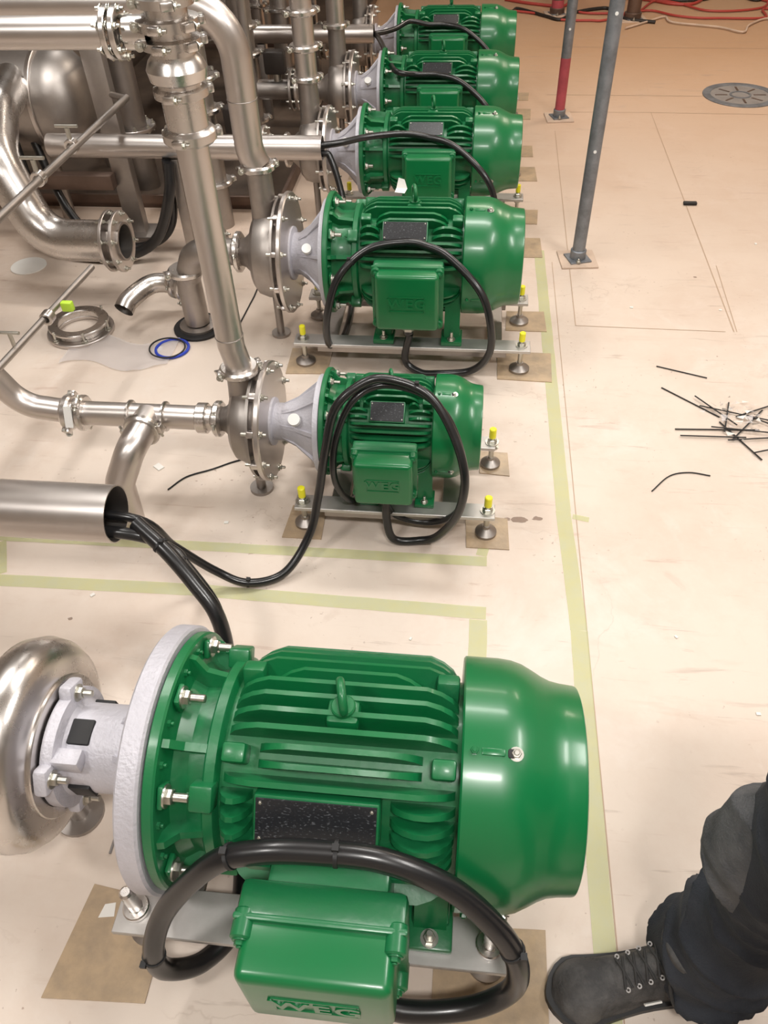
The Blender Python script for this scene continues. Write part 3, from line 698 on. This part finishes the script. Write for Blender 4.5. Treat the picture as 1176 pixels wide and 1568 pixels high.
# ------------------------------------------------------------------ floor tape
mbt = MB()
def tape(pts, wd):
    pts = [V((x, y, 0)) for x, y in pts]
    for i in range(len(pts) - 1):
        a, b = pts[i], pts[i + 1]; d = (b - a).normalized(); n = V((-d.y, d.x, 0)) * wd / 2
        N = max(2, int((b - a).length / .06)); vs = []; fs = []
        for k in range(N + 1):
            p = a + (b - a) * (k / N); j1 = random.uniform(-.0018, .0018)
            vs += [p - n * (1 + j1 * 20) + V((0, 0, .0012)), p + n * (1 - j1 * 20) + V((0, 0, .0012))]
        for k in range(N): fs.append([2 * k, 2 * k + 1, 2 * k + 3, 2 * k + 2])
        mbt.add(vs, fs, M_tape)
tape([(.31, .10), (.315, 1.2), (.30, 1.62), (.285, 3.2)], .042)
tape([(-1.5, 1.395), (-.75, 1.405), (.085, 1.41)], .034)
tape([(-1.5, 1.235), (-.7, 1.25), (.085, 1.235)], .040)
tape([(.065, 1.02), (.066, 1.213)], .045)
tape([(.07, 1.43), (.08, 1.48)], .03)
tape([(-1.235, 1.26), (-1.29, 1.375)], .04)
tape([(.325, 1.60), (.37, 1.59)], .02)
link('floor_tape_marking', mbt.mesh('floor_tape_marking'))
mb = MB()
def seam(a, b, wd=.0016):
    a = V((*a, .0009)); b = V((*b, .0009)); d = (b - a).normalized(); n = V((-d.y, d.x, 0)) * wd
    mb.add([a - n, a + n, b + n, b - n], [[0, 1, 2, 3]], M_seam)
seam((.335, .1), (.335, 3.1), .0012); seam((.40, 2.61), (.94, 2.60)); seam((.40, 2.61), (.42, 4.6)); seam((.97, 2.60), (.975, 4.9), .002); seam((.97, 4.9), (2.4, 4.85), .002); seam((.40, 5.2), (3.2, 5.15), .003); seam((.98, 2.6), (1.0, 3.1))
seam((.5, 4.9), (.97, 4.9)); seam((.4, 6.2), (3.2, 6.1), .003); seam((1.9, 3.2), (1.95, 6.1))
link('floor_sheet_seams', mb.mesh('floor_sheet_seams'))
mb = MB()
for (x, y, s, q) in ((.175, 1.575, .018, 1.5), (.225, 1.585, .012, 1.2), (.14, 1.575, .010, 1.0), (-.98, 1.13, .007, 1), (.9, 3.0, .008, 1)):
    n = 14; vs = [(x + s * q * math.cos(2 * pi * k / n) * random.uniform(.7, 1.2), y + s * .7 * math.sin(2 * pi * k / n) * random.uniform(.7, 1.2), .0008) for k in range(n)]
    mb.add(vs, [list(range(n))], M_stain)
link('floor_stains', mb.mesh('floor_stains'))

# ------------------------------------------------------------------ posts
def post(x, y, r, red, m, plate=.15):
    mb = MB()
    mb.box((0, 0, .004), (plate, plate, .008), M_board, Matrix.Rotation(.1, 3, 'Z'), bev=.001, seg=1)
    mb.box((0, 0, .011), (plate * .6, plate * .6, .006), M_galv, Matrix.Rotation(.3, 3, 'Z'), bev=.001, seg=1)
    mb.cyl((0, 0, .008), (0, 0, .05), r * 1.25, m, 28, bev=.003)
    if red: mb.cyl((0, 0, .02), (0, 0, red), r * 1.02, M_red, 28); mb.cyl((0, 0, red), (0, 0, 3.1), r, m, 28)
    else: mb.cyl((0, 0, .02), (0, 0, 3.1), r, m, 28)
    mb.bolt((0, -r * 1.6, .013), (0, 0, 1), .008, .015)
    for z in (.45, .9, 1.4): mb.cyl((0, -r * .9, z), (0, -r * 1.05, z), .006, M_white, 10)
    group('scaffold_post', [('tube', mb.mesh('post_tube'))], (x, y, 0))
post(.44, 3.12, .026, 0, M_galv); post(.45, 4.80, .027, .31, M_galv)
post(1.10, 6.9, .05, 0, M_steelb, .2); post(.55, 7.05, .045, .10, M_steelb, .18)

mb = MB(); mb.ring((1.53, 5.2, 0), (0, 0, 1), .17, .215, .006, M_galv, 48, bev=.001)
mb.cyl((1.53, 5.2, 0), (1.53, 5.2, .003), .17, M_castdk, 40)
for k in range(8):
    a = k * pi / 4; mb.box((1.53 + .11 * math.cos(a), 5.2 + .11 * math.sin(a), .0035), (.07, .012, .002), M_steelb, Matrix.Rotation(a, 3, 'Z'))
mb.ring((1.53, 5.2, .003), (0, 0, 1), .05, .062, .003, M_galv, 30); link('floor_drain_cover', mb.mesh('floor_drain_cover'))

def wig(x0, x1, y, amp, sd, n=14):
    rr = random.Random(sd); return [(x0 + (x1 - x0) * k / n + rr.uniform(-.08, .08), y + amp * math.sin(k * 1.3 + sd) + rr.uniform(-.1, .1), .012) for k in range(n + 1)]
for (a, m, r) in ((wig(.15, 3.0, 6.95, .18, 1), M_redh, .008), (wig(.6, 3.1, 7.2, .22, 2), M_redh, .008), (wig(.2, 3.0, 7.45, .15, 3), M_redh, .011), (wig(1.0, 3.1, 6.7, .14, 5), M_board, .007), (wig(.1, 1.2, 7.0, .2, 6, 9), M_dark, .012), (wig(1.3, 3.0, 7.6, .15, 8), M_dark, .010)):
    mb = MB(); mb.sweep(cr(a, 6), r, m, 8); part('hose_on_floor', mb)
mb = MB(); mb.box((.75, 7.85, .14), (.5, .3, .28), M_red, bev=.02); mb.box((.75, 7.85, .30), (.3, .05, .04), M_blk, bev=.01); part('red_toolbox', mb)

mb = MB()
tie = [(.74, 2.16, -.75, .11), (.80, 2.02, .05, .13), (.86, 1.97, -1.1, .10), (.90, 2.05, .9, .10), (.95, 2.13, .5, .09), (.78, 1.98, .02, .10), (.88, 2.10, -.3, .12), (.93, 1.98, .15, .11), (.84, 2.08, 1.3, .08), (.98, 2.04, -.6, .09), (.81, 2.11, -.95, .09), (.90, 2.01, -.1, .12), (.96, 1.93, .35, .08)]
for k, (cx, cy, a, l) in enumerate(tie):
    mb.box((cx, cy, .003 + k * .0009), (l * 2, .0045, .002), M_blk, Matrix.Rotation(a, 3, 'Z'))
mb.sweep(cr([(.56, 1.72, .003), (.62, 1.79, .003), (.68, 1.81, .003), (.74, 1.80, .003)], 6), .002, M_blk, 6)
mb.sweep(cr([(.66, 2.36, .003), (.74, 2.33, .003), (.82, 2.30, .003)], 6), .002, M_blk, 6)
part('cut_cable_ties', mb)
mb = MB()
for k in range(60):
    cx, cy = .89 + random.gauss(0, .045), 2.08 + random.gauss(0, .045)
    p = [(cx + random.uniform(-.018, .018), cy + random.uniform(-.015, .015), .005 + random.random() * .020) for _ in range(3)]
    mb.add(p, [[0, 1, 2]], M_film if k % 3 else M_paper)
part('crumpled_plastic_scraps', mb)
mb = MB()
for (x, y, s) in ((-.93, 1.72, .03), (-.66, 1.50, .012), (-1.13, 2.36, .03), (-.95, 1.21, .012), (.55, 1.2, .008), (.62, 2.75, .012), (.7, 1.0, .01), (-.1, 1.14, .008), (1.2, 3.3, .012), (.95, 2.75, .01)):
    a = random.uniform(0, 3); mb.box((x, y, .002), (s, s * .7, .003), M_paper, Matrix.Rotation(a, 3, 'Z'))
part('paper_scraps', mb)
mb = MB(); mb.box((.99, 3.68, .008), (.06, .022, .012), M_blk, bev=.003); part('dropped_plug', mb)
mb = MB(); mb.sweep(cr([(-.87, 1.62, .003), (-.83, 1.68, .003), (-.76, 1.72, .003), (-.70, 1.76, .003), (-.62, 1.80, .003)], 6), .0025, M_blk, 6); part('cable_offcut', mb)
mb = MB(); mb.sweep(cr([(-.74, .72, .003), (-.70, .69, .003), (-.67, .64, .003), (-.665, .56, .003)], 6), .003, M_castdk, 6); part('cable_offcut', mb)
mb = MB(); mb.sweep([(-.87, 2.55, .003), (-.86, 2.75, .003), (-.86, 2.9, .003)], .003, M_blk, 6); part('cable_offcut', mb)
mb = MB()
mb.torus((-1.08, 2.36, .006), (0, 0, 1), .060, .0055, M_blue, 44, 8); mb.torus((-1.095, 2.352, .014), (.05, 0, 1), .064, .003, M_blk, 44, 8)
part('blue_gasket_ring', mb)
vs = []; fs = []
for i in range(19):
    for j in range(10):
        x = -1.47 + .40 * i / 18; y = 2.24 + .17 * j / 9 + .03 * math.sin(i * .4)
        vs.append((x, y, .003 + .012 * abs(noise.noise(V((x * 22, y * 22, 0))))))
for i in range(18):
    for j in range(9): a = i * 10 + j; fs.append([a, a + 10, a + 11, a + 1])
mb = MB(); mb.add(vs, fs, M_film); part('plastic_bag', mb)
mb = MB(); c = V((-1.47, 2.46, 0))
mb.ring(c, (0, 0, 1), .085, .125, .016, M_ss, 56, bev=.003); mb.ring(c + V((0, 0, .016)), (0, 0, 1), .085, .10, .022, M_ssp, 56, bev=.002); mb.ring(c + V((0, 0, .036)), (0, 0, 1), .075, .112, .012, M_ssp, 56, bev=.003)
for k in range(6):
    a = k * pi / 3; mb.bolt(c + V((.112 * math.cos(a), .112 * math.sin(a), .016)), (0, 0, 1), .009, .04)
part('loose_sight_glass_flange', mb)
mb = MB(); mb.cyl((-1.9, 2.95, 0), (-1.9, 2.95, .006), .075, M_paper, 32, bev=.001); part('paper_disc', mb)
mb = MB(); q = [V(p) for p in ((-.262, 2.59, .515), (-.225, 2.585, .515), (-.232, 2.555, .512), (-.265, 2.56, .513), (-.255, 2.60, .545), (-.235, 2.598, .540))]
mb.add(q, [[0, 1, 2, 3], [0, 1, 5, 4]], M_paper); part('paper_tag', mb)

# ------------------------------------------------------------------ worker legs and boots
def remesh(mb, name, vox, disp, m, smooth=6):
    me = mb.mesh(name + '_raw'); o = link(name + '_tmp', me)
    r = o.modifiers.new('r', 'REMESH'); r.mode = 'VOXEL'; r.voxel_size = vox
    s = o.modifiers.new('s', 'SMOOTH'); s.iterations = smooth; s.factor = .5
    dg = bpy.context.evaluated_depsgraph_get(); ev = o.evaluated_get(dg); out = bpy.data.meshes.new_from_object(ev)
    bpy.data.objects.remove(o); out.name = name
    if disp:
        ns = [v.normal.copy() for v in out.vertices]
        for v, n in zip(out.vertices, ns): v.co += n * disp(v.co)
    out.materials.clear(); out.materials.append(m)
    out.polygons.foreach_set('use_smooth', [True] * len(out.polygons)); out.update()
    return out
def folds(c):
    n1 = noise.noise(c * 5); n2 = noise.noise(c * 7 + V((5, 2, 1)))
    def tr(k, ph, sharp):
        s = math.sin(k + ph); return (1 - abs(s)) ** sharp
    low = 1.0 if c.z < .38 else .5
    a = tr(c.z * 40 + c.y * 16 + n1 * 3.0, 0, 1.8) * max(0, .5 + n2 * 1.6)
    b = tr(c.z * 33 - c.y * 24 + c.x * 10 + n2 * 2.5, 1.3, 2.0) * max(0, .45 - n2 * 1.6)
    v = tr(c.y * 30 + c.x * 18 + c.z * 5 + n1 * 2, .6, 2) * (.5 if c.z > .35 else .2)
    return (a + b) * .017 * low + v * .006 + n1 * .006
YL = .455
mb = MB()
def leg(yc, dx=0):
    P_ = cr([(.452 + dx, yc, .075), (.458 + dx, yc, .16), (.468 + dx, yc + .005, .27), (.474 + dx, yc, .36), (.468 + dx, yc, .46), (.470 + dx, yc - .01, .62), (.505, yc - .04, .84), (.52, yc - .07, .95)], 8)
    rr = [.081, .082, .077, .066, .077, .087, .102, .10]
    def rf(t): k = t * 7; i = min(6, int(k)); f = k - i; return rr[i] * (1 - f) + rr[i + 1] * f
    mb.sweep(P_, .1, M_trou, 28, rf=rf)
leg(YL); leg(.07, .06)
mb.rev((.52, .25, .84), (0, 0, 1), [(0, .06), (.02, .13), (.08, .155), (.16, .15), (.22, .14)], M_trou, 36)
trou = remesh(mb, 'trousers', .0055, folds, M_trou, 8)
mb = MB()
for yc, dx in ((YL, 0), (.07, .06)):
    mb.sweep(cr([(.440 + dx, yc + .012, .41), (.430 + dx, yc + .012, .47), (.428 + dx, yc + .010, .56), (.438 + dx, yc - .005, .64)], 6), .05, M_knee, 24, rf=lambda t: .042 + .022 * math.sin(pi * (t * .8 + .1)))
kneep = remesh(mb, 'knee_pads', .005, folds, M_knee, 8)
mb = MB(); mb.rev((.52, .25, 1.04), (0, 0, 1), [(0, .15), (0, .158), (.035, .158), (.035, .0)], M_sole, 36)
belt = mb.mesh('belt')
def boot(yc, xt, name):
    mbx = MB(); N = 22; S = 28; L = .31; vs = []; fs = []
    for i in range(N):
        s = i / (N - 1); x = xt + .006 + s * (L - .012)
        wv = .052 * (math.sin(min(1, s / .16) * pi / 2) ** .55) * (1 - .20 * math.sin(pi * min(1, max(0, (s - .2) / .75)))) if s < .9 else .040 * math.cos((s - .9) / .1 * 1.2) + .004
        zt = .022 + .050 * math.sin(min(1, s / .22) * pi / 2) ** .7
        if s > .28: zt += .085 * min(1, (s - .28) / .38) ** 1.2
        wv = max(wv, .006)
        for j in range(S):
            a = pi * 2 * j / S; ca = math.cos(a); sa = math.sin(a)
            yy = yc + wv * (abs(ca) ** .8) * (1 if ca > 0 else -1) * (1.0 if sa < 0 else 1 - .25 * sa * min(1, s * 2))
            zz = .018 + (zt - .018) * max(0, sa) ** .8 if sa > 0 else .018 + .012 * sa
            vs.append((x, yy, zz))
    for i in range(N - 1):
        for j in range(S):
            k = (j + 1) % S; fs.append([i * S + j, (i + 1) * S + j, (i + 1) * S + k, i * S + k])
    fs.append(list(range(S))); fs.append([(N - 1) * S + j for j in range(S)][::-1])
    mbx.add(vs, fs, M_boot)
    mbx.sweep([(xt + .225, yc, .05), (xt + .235, yc, .10), (xt + .235, yc, .19)], .05, M_boot, 28, rf=lambda t: .050 + .006 * t)
    def groove(c):
        d = noise.noise(c * 40) * .0015
        if abs((c.x - xt) - .088 - .02 * math.cos((c.y - yc) * 40)) < .0028: d -= .002
        if abs((c.x - xt) - .165 - .25 * abs(c.z - .05)) < .003 and abs(c.y - yc) > .025: d -= .002
        return d
    up = remesh(mbx, name + '_upper', .004, groove, M_boot, 4)
    ms = MB(); out = []
    for i in range(40):
        t = 2 * pi * i / 40; cx = math.cos(t); s = (1 - cx) / 2
        wv = .058 * (math.sin(min(1, s / .18) * pi / 2) ** .6 if s < .18 else 1) * (1 - .18 * math.sin(pi * min(1, max(0, (s - .2) / .7))))
        if s > .88: wv *= math.sqrt(max(0, 1 - ((s - .88) / .12) ** 2)) * .999 + .001
        out.append((xt - .003 + s * (L + .006), yc + (wv if math.sin(t) >= 0 else -wv), 0))
    ms.prism(out, (0, 0, .022), M_sole)
    ml = MB()
    for k in range(5):
        s = .40 + k * .055; x = xt + s * L; zt = .072 + .085 * min(1, (s - .28) / .38) ** 1.2 + .002
        for sg in (-1, 1):
            ml.sweep(cr([(x - .004, yc - .024 * sg, zt - .009), (x, yc, zt + .001), (x + .008, yc + .024 * sg, zt - .007)], 5), .0022, M_lace, 8)
            ml.ring((x, yc + .026 * sg, zt - .009), (-.4, 0, 1), .002, .0042, .002, M_castdk, 12)
    ml.sweep(cr([(xt + .205, yc, .155), (xt + .185, yc - .03, .13), (xt + .19, yc - .055, .085), (xt + .205, yc - .060, .05)], 6), .003, M_lace, 8)
    ml.box((xt + .16, yc - .049, .075), (.03, .003, .006), M_paper, Matrix.Rotation(.5, 3, 'X'))
    return up, ms.mesh(name + '_sole', 40), ml.mesh(name + '_laces')
b1 = boot(.385, .203, 'boot_right'); b2 = boot(.06, .28, 'boot_left')
wk = group('worker_in_work_trousers', [('trousers', trou), ('knee_pads', kneep), ('belt', belt), ('boot_left_upper', b2[0]), ('boot_left_sole', b2[1]), ('boot_left_laces', b2[2])])
piv = V((.203, .385, 0)); Rz = Matrix.Rotation(.27, 3, 'Z')
for nm, me in (('boot_right_upper', b1[0]), ('boot_right_sole', b1[1]), ('boot_right_laces', b1[2])):
    o = link(nm, me, wk, piv - Rz @ piv); o.rotation_euler = (0, 0, .27)

# ------------------------------------------------------------------ camera
f = 1271.0
Zr = V((-52, 1264, 1271)).normalized(); Yr = V((815 - 625, 833.5 + 457, -1271)); Yr = (Yr - Yr.dot(Zr) * Zr).normalized(); Xr = Yr.cross(Zr)
cd = bpy.data.cameras.new('camera'); cam = bpy.data.objects.new('camera', cd); scene.collection.objects.link(cam)
cam.matrix_world = Matrix(((Xr.x, Xr.y, Xr.z, 0), (Yr.x, Yr.y, Yr.z, 0), (Zr.x, Zr.y, Zr.z, 1.6), (0, 0, 0, 1)))
cd.sensor_fit = 'VERTICAL'; cd.sensor_height = 36.0; cd.lens = 36.0 * f / 1667; cd.clip_start = .02
scene.camera = cam
scene.view_settings.view_transform = 'Standard'
scene.view_settings.look = 'None'
scene.view_settings.exposure = 0.0
